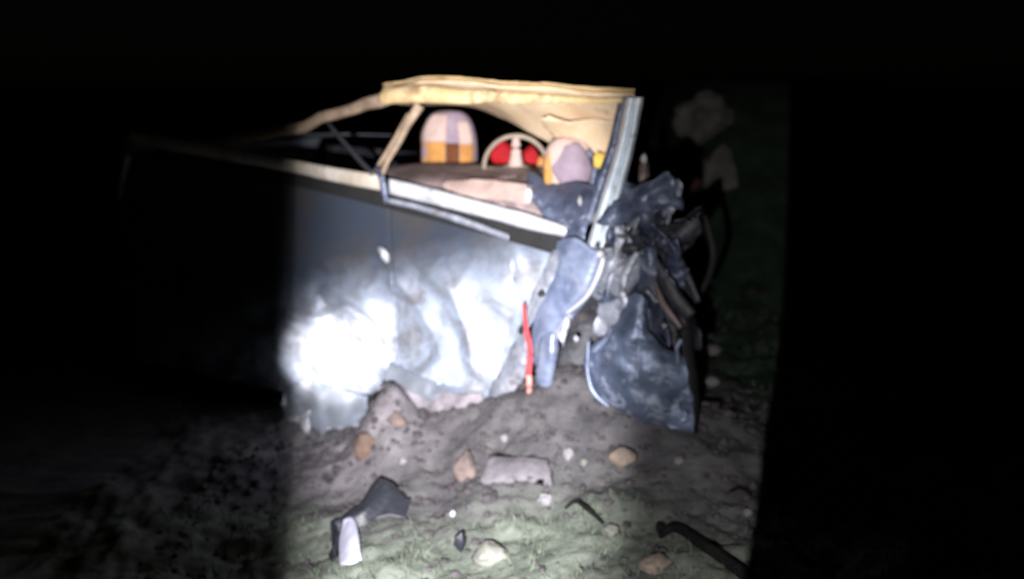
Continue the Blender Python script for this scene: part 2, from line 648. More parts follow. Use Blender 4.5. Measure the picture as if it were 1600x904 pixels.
def door_off(px, py):
    """how far (m) the crumpled side stands off its plane: minus = towards the viewer"""
    o = 0.17 * sm(460, 290, py)                        # the shoulder leans in towards the windows
    o += bump(px, py, 405, 560, 140, 95, -0.16)        # rear door burst outwards
    o += 0.10 * sm(798, 862, px) * sm(520, 440, py)
    o += bump(px, py, 560, 640, 80, 60, 0.06)
    o += bump(px, py, 640, 520, 55, 70, 0.055)
    o += bump(px, py, 760, 480, 60, 90, 0.05)
    o += bump(px, py, 690, 590, 60, 40, -0.05)
    o += ridge(px, py, [(672, 432), (705, 455), (728, 505), (742, 570)], 32, -0.034, 0.4)
    o += ridge(px, py, [(612, 475), (620, 520), (600, 575)], 34, 0.030, -0.3)
    o += ridge(px, py, [(620, 440), (665, 500), (690, 560), (640, 600)], 30, -0.030, 0.2)
    o += ridge(px, py, [(802, 430), (806, 470), (785, 540)], 26, 0.022, 0.3)
    o += ridge(px, py, [(450, 490), (500, 500), (545, 478), (580, 510), (604, 556)], 26, -0.045, -0.5)
    o += 0.016 * sm(640, 560, px) * sm(410, 480, py) * facet(px / 38.0, py / 30.0, 4.0)
    o += ridge(px, py, [(500, 455), (520, 490), (500, 520)], 18, 0.02)
    o += ridge(px, py, [(606, 575), (660, 600), (740, 612)], 22, -0.03)
    return o


def door_sheet(x0, x1, top, bot, n, m, amp):
    V = []
    for i in range(n + 1):
        t = i / n
        for j in range(m + 1):
            s = j / m
            xt = x0(0) + (x1(0) - x0(0)) * s
            yt, yb = top(xt), None
            xa = x0(t) + (x1(t) - x0(t)) * s
            yb = bot(x0(1) + (x1(1) - x0(1)) * s)
            py = yt + (yb - yt) * t
            p = side(xa, py, door_off(xa, py))
            q = p * 7
            k = sm(400, 500, py)
            d = amp * (0.12 + k) * (2.3 * sheet_facet(Vector((p.x, p.y, p.z * 1.35 + 0.35 * p.x)), 3.1, 8.0) + 0.4 * fbm(q * 0.7, 2))
            p += Vector((-0.45, -0.85, 0.15)) * d
            if i == n:
                p += noise.noise_vector(p * 18) * 0.018
            V.append(p)
    return V, grid_faces(n, m)


def lin(pts):
    def f(x):
        if x <= pts[0][0]:
            return pts[0][1]
        for (a, b), (c, d) in zip(pts, pts[1:]):
            if x <= c:
                return b + (d - b) * (x - a) / (c - a)
        return pts[-1][1]
    return f


belt = lin([(200, 232), (450, 282), (600, 316), (800, 368), (880, 392)])
bottom = lin([(200, 560), (450, 612), (545, 622), (600, 610), (655, 630), (760, 645), (860, 600)])
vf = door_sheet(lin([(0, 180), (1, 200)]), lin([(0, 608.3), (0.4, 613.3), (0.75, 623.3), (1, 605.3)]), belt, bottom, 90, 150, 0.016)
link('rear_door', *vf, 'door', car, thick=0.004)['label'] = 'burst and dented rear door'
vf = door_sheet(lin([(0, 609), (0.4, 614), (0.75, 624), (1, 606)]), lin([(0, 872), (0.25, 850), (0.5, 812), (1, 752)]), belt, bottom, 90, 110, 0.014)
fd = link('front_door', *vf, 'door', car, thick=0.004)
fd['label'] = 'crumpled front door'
# door handle
hp = [side(592, 388, 0.02), side(600, 396, -0.01), side(606, 408, 0.015)]
link('handle', *tube(hp, [0.010, 0.020, 0.012], 8, 0.7), 'chrome', fd)

# belt trim: upper bright strip, dark weather seal, lower strip


def strip_patch(top, bot, off, n=3, m=60, bulge=0.012, amp=0.003):
    rows = []
    for t in (0, 0.5, 1):
        r = []
        for (a, b), (c, d) in zip(top, bot):
            px, py = a + (c - a) * t, b + (d - b) * t
            r.append(side(px, py, off - bulge * (1 - (2 * t - 1) ** 2)))
        rows.append(r)
    return patch(rows, n * 2, m, amp, 9)


link('belt_trim', *strip_patch([(200, 205), (330, 226), (450, 249), (520, 262), (598, 274)], [(200, 222), (330, 246), (450, 267), (520, 283), (598, 298)], 0.05), 'warm_trim', car, thick=0.005)
link('belt_trim', *strip_patch([(608, 279), (680, 296), (760, 317), (830, 336), (886, 356)], [(608, 302), (680, 320), (760, 340), (830, 358), (884, 368)], 0.04, amp=0.006), 'chrome', car, thick=0.005)
link('lower_trim', *strip_patch([(604, 309), (660, 321), (720, 339), (795, 366)], [(604, 316), (660, 330), (720, 349), (795, 376)], 0.03), 'steel', car, thick=0.004)
link('weather_seal', *strip_patch([(200, 220), (450, 266), (600, 298), (760, 338), (885, 366)], [(200, 240), (450, 288), (600, 324), (760, 366), (885, 402)], 0.09, bulge=0.0), 'rubber', car, thick=0.006)

# near pillar and the long sloping pillar at the left, quarter post
link('middle_pillar', *join(tube([side(655, 166, 0.06), side(632, 205, 0.05), side(606, 248, 0.04), side(592, 276, 0.03)], [0.021, 0.017, 0.013, 0.010], 8, 0.6, 14, 0.012)), 'dirty_rail', car)
link('pillar_flange', *tube([side(640, 180, 0.10), side(618, 215, 0.09), side(586, 268, 0.07)], [0.012, 0.01, 0.008], 6, 0.7, 10, 0.004), 'dirty_rail', car)
link('quarter_post', *tube([side(512, 192, 0.12), side(545, 232, 0.09), side(584, 274, 0.05)], [0.010, 0.012, 0.012], 6, 0.7, 10, 0.004), 'dark', car)
link('pillar_foot', *tube([side(588, 262, 0.03), side(598, 285, 0.01), side(604, 318, 0.02)], [0.012, 0.016, 0.012], 6, 0.7, 10), 'navy', car)
link('sloping_pillar', *tube([side(606, 150, 0.10), side(540, 172, 0.11), side(450, 202, 0.10), side(330, 222, 0.12), side(200, 232, 0.12)], [0.030, 0.023, 0.025, 0.030, 0.05], 8, 0.6, 30, 0.014), 'dirty_rail', car)

# roof: near rail, sagging sheet with cream lining underneath
link('roof_rail', *tube([side(598, 152, 0.10), side(650, 148, 0.07), side(760, 152, 0.06), side(880, 155, 0.06), side(978, 158, 0.06)], [0.028, 0.036, 0.024, 0.013, 0.008], 10, 0.7, 40, 0.006), 'rail', car)
ROOFROWS = rows = [
    [at(598, 140, 3.45), at(690, 126, 3.25), at(780, 134, 3.1), at(880, 141, 2.98), at(992, 148, 2.84)],
    [at(612, 152, 3.7), at(700, 148, 3.45), at(790, 154, 3.25), at(880, 170, 3.12), at(985, 176, 2.95)],
    [at(625, 160, 4.0), at(715, 160, 3.75), at(800, 176, 3.42), at(884, 197, 3.27), at(980, 206, 3.08)],
    [at(640, 163, 4.3), at(730, 163, 4.1), at(800, 192, 3.6), at(880, 226, 3.42), at(972, 238, 3.2)],
]
link('headliner', *patch(rows, 40, 70, 0.014, 4.0, 0.006, 3), 'liner', car, thick=0.006)['label'] = 'sagging cream roof lining'
roof_rows = [[p + Vector((0, 0.0, 0.016)) for p in r] for r in rows]
link('roof_panel', *patch(roof_rows, 40, 70, 0.014, 4.0, 0.006, 3), 'rail', car, thick=0.004)
link('torn_lining', *patch([[at(845, 182, 3.12), at(905, 186, 3.06), at(972, 188, 2.97)],
                            [at(854, 202, 3.22), at(912, 210, 3.14), at(966, 216, 3.06)],
                            [at(866, 214, 3.24), at(912, 230, 3.2), at(961, 258, 3.1)]], 16, 20, 0.014, 7, 0.016, 5), 'liner', car, thick=0.004)
link('foam_scrap', *blob(at(944, 252, 3.05), 0.045, 0.025, 0.03, 3, 2, 0.4), 'yellow', car)

# front pillar: two pressed channels side by side


def channel(dx0, dx1, w0, w1, m, name, off):
    a = [(990, 152), (978, 222), (957, 300), (930, 394)]
    rowsL, rowsM, rowsR = [], [], []
    for k, (px, py) in enumerate(a):
        t = k / 3
        d = dx0 + (dx1 - dx0) * t
        w = w0 + (w1 - w0) * t
        rowsL.append(side(px + d - w, py, off + 0.02))
        rowsM.append(side(px + d, py, off - 0.012))
        rowsR.append(side(px + d + w, py, off + 0.03))
    return link(name, *patch([rowsL, rowsM, rowsR], 10, 30, 0.004, 10, 0, 2), m, car, thick=0.004)


channel(-4, -8, 7, 9, 'bright_metal', 'pillar_channel', -0.01)
channel(8, 8, 7, 7, 'bright_metal', 'pillar_channel', 0.0)
channel(-2, 2, 14, 18, 'blue_paint', 'front_pillar', 0.035)
link('pillar_edge', *tube([side(972, 160, 0.08), side(962, 215, 0.08), side(940, 280, 0.08), side(918, 350, 0.07)], [0.014, 0.018, 0.018, 0.014], 6, 0.7, 16, 0.004), 'navy', car)

# interior
IN = 0.75


def cushion(cx, cy, Y, w, h, d, name, m, parent=car, lobe=1.0, n=14, k=24, zcut=None):
    """rounded seat back standing up, a closed loft of rounded sections"""
    c = at(cx, cy, Y)
    V = []
    for i in range(n + 1):
        t = i / n
        a = t * math.pi
        z = -math.cos(a)
        r = math.sin(a) ** 0.55 if 0 < t < 1 else 0.02
        if z < 0:
            r = r * 0.15 + 0.85 if t > 0 else 0.02
        for j in range(k):
            b = 2 * math.pi * j / k
            x = math.copysign(abs(math.cos(b)) ** 0.75, math.cos(b))
            y = math.copysign(abs(math.sin(b)) ** 0.75, math.sin(b))
            V.append(c + Vector((x * w * r, y * d * r, z * h)))
    Fc = []
    for i in range(n):
        for j in range(k):
            Fc.append((i * k + j, i * k + (j + 1) % k, (i + 1) * k + (j + 1) % k, (i + 1) * k + j))
    return link(name, V, Fc, m, parent)


Ysx = 3.85
seat = cushion(702, 236, Ysx, 0.125, 0.175, 0.07, 'seat', 'lav')
seat['label'] = 'seat back with pink and orange striped cover'


def stripe(x0, x1, y0, y1, m, name, bulge=0.08):
    """band of the cover lying on the seat's rounded front"""
    V = []
    n, k = 14, 6
    for i in range(n + 1):
        py = y0 + (y1 - y0) * i / n
        for j in range(k + 1):
            px = x0 + (x1 - x0) * j / k
            # the band narrows with the dome of the seat
            hw = 42 * math.sqrt(max(0.0, 1 - (max(0, 236 - py) / 61.0) ** 2)) if py < 236 else 42
            q = 702 + (px - 702) * (0.25 + 0.75 * hw / 42)
            dome = math.sqrt(max(0.02, 1 - ((q - 702) / 46.0) ** 2))
            V.append(at(q, py, Ysx - bulge * dome * (0.35 + 0.65 * hw / 42)))
    return link(name, V, grid_faces(n, k), m, seat, thick=0.006)


stripe(655, 697, 178, 222, 'pink', 'cover_band')
stripe(657, 696, 222, 262, 'orange', 'cover_band')
stripe(718, 740, 190, 226, 'pink', 'cover_band')
stripe(718, 740, 226, 262, 'orange', 'cover_band')
stripe(697, 717, 224, 262, 'brown', 'cover_band', 0.076)

seat2 = cushion(890, 262, 3.18, 0.098, 0.112, 0.06, 'seat', 'pink')
seat2['label'] = 'plain lavender seat back'
link('seat_side', *tube([at(864, 232, 3.16), at(856, 262, 3.14), at(862, 300, 3.14)], [0.012, 0.02, 0.018], 8, 0.7, 10), 'orange', seat2)
link('seat_front', *blob(at(896, 260, 3.13), 0.076, 0.035, 0.086, 4, 3, 0.12), 'lav', seat2)
link('seat_frame', *tube([at(918, 236, 3.1), at(930, 262, 3.06), at(922, 310, 3.04)], [0.012, 0.02, 0.012], 8, 0.7, 12), 'navy', seat2)

# steering wheel
wc = at(806, 262, 3.5)
ring = [wc + Vector((0.128 * math.cos(a), -0.03 * math.sin(a), 0.128 * math.sin(a))) for a in [2 * math.pi * i / 24 for i in range(25)]]
sw = link('steering_wheel', *tube(ring, [0.0095, 0.0095], 8, 1.0, 72), 'wheel', car)
link('spoke', *tube([wc + Vector((0, -0.03, 0.12)), wc + Vector((0, -0.035, 0.06)), wc], [0.012, 0.017, 0.03], 8, 1.2, 10), 'pink', sw)
link('spoke', *tube([wc + Vector((0.12, 0, -0.01)), wc + Vector((0.06, -0.01, -0.01)), wc], [0.012, 0.014, 0.025], 8, 1.0, 10), 'wheel', sw)
link('spoke', *tube([wc + Vector((-0.12, 0, -0.01)), wc + Vector((-0.06, -0.01, -0.01)), wc], [0.012, 0.014, 0.025], 8, 1.0, 10), 'wheel', sw)
link('hub', *blob(wc + Vector((0, 0.0, -0.02)), 0.05, 0.03, 0.05, 2, 2, 0.1), 'brown', sw)
link('red_cushion', *blob(at(785, 245, 3.72), 0.052, 0.03, 0.066, 5, 3, 0.15), 'red', car)
link('red_cushion', *blob(at(829, 248, 3.72), 0.048, 0.03, 0.062, 6, 3, 0.15), 'red', car)
link('red_cushion', *blob(at(944, 304, 3.3), 0.045, 0.03, 0.07, 7, 3, 0.15), 'red', car)
link('wheel_trim', *blob(at(846, 262, 3.6), 0.022, 0.02, 0.05, 7, 2, 0.2), 'orange', car)

# dashboard and inner door cards
link('dashboard', *patch([[at(600, 262, 3.75), at(680, 258, 3.7), at(760, 258, 3.55), at(850, 268, 3.4)],
                          [at(605, 272, 3.6), at(690, 268, 3.52), at(770, 272, 3.4), at(850, 284, 3.28)],
                          [at(640, 290, 3.42), at(700, 288, 3.35), at(770, 296, 3.22), at(850, 316, 3.12)],
                          [at(640, 330, 3.40), at(700, 340, 3.33), at(770, 352, 3.2), at(850, 372, 3.1)]], 22, 40, 0.012, 6, 0, 8), 'mauve', car, thick=0.01)
link('torn_door_card', *patch([[side(700, 284, 0.16), side(760, 280, 0.15), side(834, 292, 0.14)],
                               [side(690, 292, 0.13), side(760, 296, 0.12), side(832, 306, 0.12)],
                               [side(720, 304, 0.10), side(770, 312, 0.10), side(830, 320, 0.10)]], 10, 24, 0.01, 12, 0.008, 6), 'pink', car, thick=0.005)
link('door_frame', *patch([[side(826, 268, 0.22), side(870, 284, 0.2), side(930, 290, 0.16)],
                           [side(826, 300, 0.12), side(870, 312, 0.12), side(926, 322, 0.10)],
                           [side(850, 338, 0.08), side(885, 346, 0.07), side(918, 352, 0.06)],
                           [side(870, 366, 0.06), side(895, 378, 0.05), side(915, 384, 0.05)]], 20, 24, 0.022, 9, 0.008, 4), 'navy', car, thick=0.006)
link('lock_plate', *blob(side(826, 306, 0.05), 0.014, 0.01, 0.03, 3, 2, 0.2), 'chrome', car)
link('lock_plate', *blob(side(906, 314, 0.06), 0.008, 0.01, 0.02, 5, 2, 0.2), 'chrome', car)
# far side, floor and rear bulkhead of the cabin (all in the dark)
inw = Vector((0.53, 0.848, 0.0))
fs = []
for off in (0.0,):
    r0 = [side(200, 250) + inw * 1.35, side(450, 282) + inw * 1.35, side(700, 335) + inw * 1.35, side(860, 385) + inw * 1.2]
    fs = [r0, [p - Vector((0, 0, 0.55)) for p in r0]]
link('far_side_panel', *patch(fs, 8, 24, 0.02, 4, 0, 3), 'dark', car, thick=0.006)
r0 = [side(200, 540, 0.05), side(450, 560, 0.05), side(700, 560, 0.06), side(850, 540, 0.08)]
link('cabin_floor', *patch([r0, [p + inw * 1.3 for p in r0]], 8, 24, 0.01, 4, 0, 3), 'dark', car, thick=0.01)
# tail of the car beyond the beam: deck, tail panel, rear wheel
t0 = [side(330, 232, 0.12), side(200, 236, 0.12)]
link('rear_deck', *patch([t0, [p + inw * 0.7 + Vector((0, 0, 0.04)) for p in t0], [p + inw * 1.35 for p in t0]], 10, 10, 0.01, 4, 0, 2), 'paint', car, thick=0.004)
tp = side(196, 236, 0.1)
link('tail_panel', *patch([[tp, tp + inw * 1.35], [tp + Vector((-0.12, 0.1, -0.35)), tp + inw * 1.35 + Vector((-0.12, 0.1, -0.35))], [tp + Vector((-0.06, 0.04, -0.75)), tp + inw * 1.35 + Vector((-0.06, 0.04, -0.75))]], 10, 16, 0.012, 4, 0, 2), 'paint', car, thick=0.004)

# sill and the crumpled foot of the front door
link('sill_scrap', *patch([[side(450, 600, -0.1), side(480, 598, -0.1), side(530, 606, -0.08), side(575, 618, -0.06)],
                           [side(448, 634, -0.16), side(480, 630, -0.17), side(530, 640, -0.14), side(580, 640, -0.10)],
                           [side(452, 690, -0.2), side(490, 682, -0.22), side(530, 668, -0.2), side(590, 664, -0.14)]], 20, 36, 0.025, 9, 0.03, 9), 'paint', car, thick=0.004)
link('bent_bracket', *patch([[side(446, 655, -0.22), side(468, 648, -0.24), side(488, 638, -0.24)],
                             [side(444, 680, -0.24), side(466, 672, -0.27), side(484, 668, -0.26)],
                             [side(446, 704, -0.24), side(462, 700, -0.26), side(478, 690, -0.25)]], 14, 16, 0.02, 16, 0.014, 3), 'chrome', car, thick=0.004)
link('bottom_edge', *patch([[side(606, 570, -0.05), side(660, 590, -0.06), side(720, 600, -0.06), side(758, 600, -0.03)],
                            [side(600, 592, -0.10), side(655, 612, -0.11), side(715, 616, -0.11), side(752, 622, -0.07)],
                            [side(640, 606, -0.09), side(662, 634, -0.10), side(700, 640, -0.10), side(744, 648, -0.06)]], 16, 36, 0.022, 10, 0.03, 1), 'paint', car, thick=0.004)
link('crumpled_skirt', *patch([[side(628, 604, -0.10), side(664, 612, -0.12), side(706, 612, -0.11), side(750, 618, -0.08)],
                               [side(616, 636, -0.14), side(656, 640, -0.16), side(700, 636, -0.14), side(748, 640, -0.1)],
                               [side(610, 662, -0.17), side(650, 676, -0.2), side(694, 656, -0.17), side(740, 652, -0.12)],
                               [side(622, 684, -0.2), side(648, 702, -0.24), side(680, 676, -0.2), side(722, 660, -0.14)]], 26, 34, 0.04, 9, 0.03, 12), 'dusty_sheet', car, thick=0.004)['label'] = 'dusty crumpled skirt torn from the door bottom'
link('door_edge', *patch([[side(866, 392, -0.01), side(838, 450, -0.03), side(800, 540, -0.04), side(752, 640, -0.03)],
                          [side(884, 396, -0.02), side(848, 468, -0.05), side(812, 540, -0.06), side(764, 640, -0.04)]], 6, 40, 0.008, 12, 0.006, 2), 'steel', car, thick=0.004)
link('torn_skirt', *patch([[side(818, 500, -0.05), side(800, 545, -0.06), side(780, 590, -0.06), side(750, 630, -0.05)],
                           [side(826, 520, -0.08), side(816, 555, -0.09), side(800, 592, -0.09), side(768, 628, -0.07)],
                           [side(824, 560, -0.07), side(822, 582, -0.08), side(812, 602, -0.08), side(764, 642, -0.06)]], 16, 30, 0.02, 14, 0.012, 7), 'steel', car, thick=0.004)

# hinge pillar: pressed box leaning down-left
hpil = link('hinge_pillar', *patch([[side(872, 376, 0.01), side(850, 440, 0.0), side(832, 500, -0.02), side(826, 560, -0.02)],
                                    [side(896, 372, -0.05), side(872, 436, -0.06), side(846, 500, -0.07), side(838, 575, -0.06)],
                                    [side(932, 392, -0.07), side(912, 446, -0.08), side(872, 500, -0.08), side(846, 560, -0.06)],
                                    [side(948, 398, -0.03), side(930, 452, -0.03), side(880, 515, -0.04), side(852, 540, -0.03)]], 26, 40, 0.010, 8, 0.008, 5), 'blue_paint', car, thick=0.004)
link('flange', *tube([side(942, 398, -0.07), side(934, 432, -0.075), side(916, 462, -0.075), side(884, 490, -0.07)], [0.008, 0.010, 0.008, 0.006], 6, 0.8, 18, 0.006), 'chrome', hpil)
link('rubber_plug', *blob(side(846, 458, -0.08), 0.014, 0.01, 0.013, 4, 2, 0.1), 'rubber', hpil)
link('rubber_plug', *blob(side(814, 515, -0.09), 0.010, 0.01, 0.018, 4, 2, 0.1), 'rubber', hpil)
link('hinge', *blob(side(938, 396, -0.10), 0.016, 0.012, 0.016, 6, 2, 0.2), 'chrome', hpil)
link('torn_strip', *patch([[side(848, 528, -0.09), side(844, 560, -0.1), side(836, 600, -0.1)],
                           [side(862, 522, -0.11), side(860, 560, -0.125), side(852, 604, -0.12)],
                           [side(872, 530, -0.09), side(868, 565, -0.1), side(864, 600, -0.1)]], 12, 26, 0.012, 16, 0.01, 5), 'blue_paint', car, thick=0.004)
link('torn_strip', *patch([[side(862, 490, -0.05), side(850, 520, -0.07)], [side(888, 476, -0.06), side(876, 530, -0.08)], [side(896, 490, -0.05), side(880, 545, -0.07)]], 10, 14, 0.012, 14, 0.008, 4), 'steel', car, thick=0.004)
link('clip', *blob(side(886, 506, -0.10), 0.010, 0.01, 0.026, 8, 2, 0.2), 'chrome', car)
link('clip', *blob(side(900, 528, -0.10), 0.009, 0.01, 0.012, 9, 2, 0.2), 'white', car)

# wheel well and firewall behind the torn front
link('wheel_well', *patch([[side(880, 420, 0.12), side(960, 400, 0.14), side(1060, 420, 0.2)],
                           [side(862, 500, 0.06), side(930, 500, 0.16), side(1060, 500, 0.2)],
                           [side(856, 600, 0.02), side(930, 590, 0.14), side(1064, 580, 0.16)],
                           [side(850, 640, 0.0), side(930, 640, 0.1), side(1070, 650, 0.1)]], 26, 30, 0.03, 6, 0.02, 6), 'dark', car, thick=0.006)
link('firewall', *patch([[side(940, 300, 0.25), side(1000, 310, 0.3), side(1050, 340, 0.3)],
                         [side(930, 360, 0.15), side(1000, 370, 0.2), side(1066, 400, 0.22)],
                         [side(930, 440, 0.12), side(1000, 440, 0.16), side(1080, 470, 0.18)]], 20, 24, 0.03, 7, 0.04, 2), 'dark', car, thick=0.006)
# crumpled inner wing folded over like cloth
link('inner_wing', *patch([[side(936, 426, -0.02), side(960, 404, -0.04), side(1004, 384, -0.04)],
                           [side(940, 440, -0.06), side(968, 418, -0.09), side(1004, 394, -0.07)],
                           [side(944, 446, -0.04), side(974, 440, -0.06), side(1000, 420, -0.05)],
                           [side(952, 456, -0.02), side(972, 462, -0.04), side(988, 440, -0.03)]], 22, 26, 0.018, 15, 0.012, 3), 'steel', car, thick=0.004)
link('bent_strut', *tube([side(998, 392, -0.08), side(976, 430, -0.09), side(972, 460, -0.09), side(984, 492, -0.09), side(978, 516, -0.09), side(962, 528, -0.08)], [0.010, 0.016, 0.014, 0.022, 0.020, 0.012], 8, 0.6, 30, 0.006), 'steel', car)
link('hanging_rag', *tube([side(962, 420, -0.07), side(952, 440, -0.08), side(950, 462, -0.07)], [0.008, 0.012, 0.004], 6, 0.6, 12, 0.004), 'steel', car)
link('wing_plate', *patch([[side(1000, 392, -0.03), side(1014, 382, -0.04), side(1022, 390, -0.03)],
                           [side(996, 430, -0.05), side(1012, 430, -0.06), side(1028, 432, -0.04)],
                           [side(994, 456, -0.04), side(1012, 450, -0.05), side(1030, 470, -0.03)]], 12, 14, 0.012, 12, 0.008, 6), 'navy', car, thick=0.004)
link('dark_rail', *tube([side(984, 360, 0.0), side(1016, 400, -0.02), side(1044, 446, -0.03), side(1078, 494, -0.03)], [0.020, 0.024, 0.030, 0.024], 8, 0.6, 24, 0.008), 'dark', car)
link('dark_rail', *tube([side(1010, 320, 0.05), side(1042, 372, 0.04), side(1062, 412, 0.04), side(1092, 470, 0.03)], [0.012, 0.018, 0.02, 0.012], 8, 0.6, 24, 0.008), 'dark', car)
link('thin_strut', *tube([side(1022, 440, -0.06), side(1040, 478, -0.06), side(1062, 512, -0.06)], [0.008, 0.012, 0.008], 6, 0.6, 14, 0.006), 'mauve', car)
link('curved_hose', *tube([at(1098, 330, 3.0), at(1114, 390, 3.0), at(1108, 430, 2.95), at(1092, 462, 2.9)], [0.01, 0.013, 0.012, 0.01], 8, 1, 20), 'rubber', car)
# torn pale strips that stand up beyond the pillar
link('torn_flag', *patch([[at(1000, 256, 3.05), at(1008, 242, 3.05), at(1014, 256, 3.08)], [at(998, 285, 3.0), at(1008, 275, 2.98), at(1018, 290, 3.0)], [at(1000, 310, 3.0), at(1012, 312, 2.97), at(1022, 318, 3.0)]], 12, 10, 0.012, 14, 0.01, 3), 'mauve', car, thick=0.004)
link('torn_tip', *blob(at(1006, 249, 3.02), 0.012, 0.01, 0.022, 5, 2, 0.3), 'chrome', car)
link('thin_strut', *tube([at(1012, 296, 2.98), at(1020, 322, 2.95), at(1034, 358, 2.92)], [0.005, 0.006, 0.004], 6, 1, 12, 0.004), 'steel', car)
link('thin_strut', *tube([at(1056, 268, 3.1), at(1046, 292, 3.05), at(1056, 318, 3.05), at(1046, 350, 3.0)], [0.016, 0.010, 0.008, 0.005], 6, 0.7, 16, 0.006), 'dark', car)
link('bent_bracket', *blob(side(952, 368, -0.02), 0.016, 0.02, 0.03, 11, 2, 0.4), 'navy', car)
link('bent_bracket', *blob(side(994, 368, 0.0), 0.02, 0.02, 0.04, 12, 2, 0.4), 'dark', car)

# torn sheets and bent struts of the crushed front, each a piece of its own
rnd = random.Random(11)
for i in range(40):
    px, py = rnd.uniform(940, 1066), rnd.uniform(300, 520)
    if py < 360 and px < 975:
        px += 40
    w, h = rnd.uniform(10, 34), rnd.uniform(18, 64)
    a = rnd.gauss(0.5, 0.5)
    off = rnd.uniform(-0.03, 0.12)
    ca, sa = math.cos(a), math.sin(a)

    def q_(u, v, o):
        x, y = u * w, v * h
        return side(px + x * ca - y * sa, py + x * sa + y * ca, off + o)
    t1, t2 = rnd.uniform(0.1, 0.9), rnd.uniform(0.2, 1.0)
    r3 = [[q_(-t1, -1, 0), q_(0, -1.1, rnd.gauss(0, 0.03)), q_(t1, -0.9, 0)],
          [q_(-0.7, 0, 0.02), q_(0, 0, rnd.gauss(-0.03, 0.03)), q_(0.8, 0.1, 0.02)],
          [q_(-t2, 0.9, 0), q_(0, 1.1, rnd.gauss(0, 0.03)), q_(t2, 0.8, 0)]]
    mm = rnd.choice(['navy', 'navy', 'dark', 'fender', 'steel', 'fender', 'steel'] if px < 1030 else ['dark', 'dark', 'navy', 'rubber'])
    link('torn_sheet', *patch(r3, 14, 14, 0.024, 17, 0.016, i), mm, car, thick=0.003)
for i in range(16):
    px, py = rnd.uniform(950, 1060), rnd.uniform(330, 500)
    L = rnd.uniform(30, 75)
    a = rnd.gauss(1.15, 0.45)
    off = rnd.uniform(-0.05, 0.05)
    e = [side(px + L * t * math.cos(a) + rnd.gauss(0, 6), py + L * t * math.sin(a) + rnd.gauss(0, 5), off) for t in (-0.5, -0.15, 0.2, 0.5)]
    mm = rnd.choice(['steel', 'dark', 'navy', 'fender'] if px < 1020 else ['dark', 'navy', 'rubber'])
    r_ = rnd.uniform(0.003, 0.009)
    link('bent_strut', *tube(e, [r_ * 0.7, r_, r_ * 0.5], 6, rnd.uniform(0.4, 1), 14, 0.006), mm, car)

# hanging wing panel
wing = link('hanging_wing', *patch([
    [side(986, 462, -0.08), side(996, 458, -0.10), side(1006, 464, -0.10), side(1014, 482, -0.08)],
    [side(968, 512, -0.10), side(988, 510, -0.14), side(1006, 512, -0.13), side(1016, 520, -0.08)],
    [side(922, 542, -0.09), side(962, 545, -0.16), side(1012, 545, -0.14), side(1064, 556, -0.06)],
    [side(917, 575, -0.09), side(960, 580, -0.17), side(1015, 580, -0.16), side(1072, 586, -0.08)],
    [side(926, 612, -0.10), side(965, 622, -0.16), side(1018, 630, -0.15), side(1080, 630, -0.08)],
    [side(962, 640, -0.10), side(990, 652, -0.12), side(1030, 664, -0.11), side(1084, 668, -0.07)]],
    70, 64, 0.026, 8.5, 0.014, 4), 'fender', car, thick=0.005)
link('wing_lip', *tube([side(919, 532, -0.11), side(917, 570, -0.12), side(926, 610, -0.13), side(950, 636, -0.13)], [0.004, 0.006, 0.009, 0.005], 6, 0.8, 24, 0.010), 'blue_paint', wing)
link('wing_lip', *tube([side(966, 524, -0.10), side(948, 532, -0.12), side(926, 548, -0.13)], [0.012, 0.012, 0.007], 6, 0.7, 16, 0.006), 'blue_paint', wing)
link('wing_lip', *tube([side(1064, 530, -0.08), side(1056, 545, -0.09), side(1060, 580, -0.09)], [0.010, 0.010, 0.008], 6, 0.7, 14, 0.006), 'fender', wing)
link('splash_liner', *patch([[side(1066, 516, -0.04), side(1074, 512, -0.02), side(1082, 520, 0.0)],
                             [side(1070, 590, -0.07), side(1080, 588, -0.05), side(1086, 590, -0.02)],
                             [side(1074, 672, -0.08), side(1086, 676, -0.06), side(1092, 668, -0.02)]], 30, 10, 0.008, 10, 0.006, 2), 'rubber', car, thick=0.008)

# ------------------------------------------------------------------ red strap hanging from the pillar
strap_top = side(818, 474, -0.11)
st = bpy.data.objects.new('red_strap', None)
C.objects.link(st)
st.location = side(826, 620, -0.13)
tag(st, 'red strap hanging down from the torn pillar beside the front door', 'strap')
link('webbing', *tube([strap_top, side(821, 508, -0.125), side(827, 545, -0.13), side(826, 585, -0.13)], [0.010, 0.011, 0.013, 0.012], 8, 0.45, 24, 0.003), 'strap', st)
link('frayed_end', *tube([side(826, 585, -0.13), side(827, 605, -0.13), side(824, 622, -0.13)], [0.012, 0.011, 0.004], 8, 0.5, 12, 0.002), 'strap_end', st)

# ------------------------------------------------------------------ stones, scraps and sticks on the ground


def stone(name, px, py, w, h, m, seed, label, cat, group=None, d=None, sink=0.55, rough=0.42, rot=0.0):
    """w, h in pixels of the photograph; sits in the soil where the pixel's sight line lands"""
    p = on_ground(px, py + h * 0.35)
    s = (p - CAM).length / F
    rx, rz = w * s / 2 * 1.12, h * s / 2 * 1.15
    ry = d or (rx * 0.8)
    base = Vector((p.x, p.y + ry * 0.4, zg(p.x, p.y + ry * 0.4)))
    c = base + Vector((0, 0, rz * (1 - sink)))
    o = link(name, *blob(c, rx, ry, rz, seed, 3, rough, 1.5, rot), m, loc=base)
    return tag(o, label, cat, group)


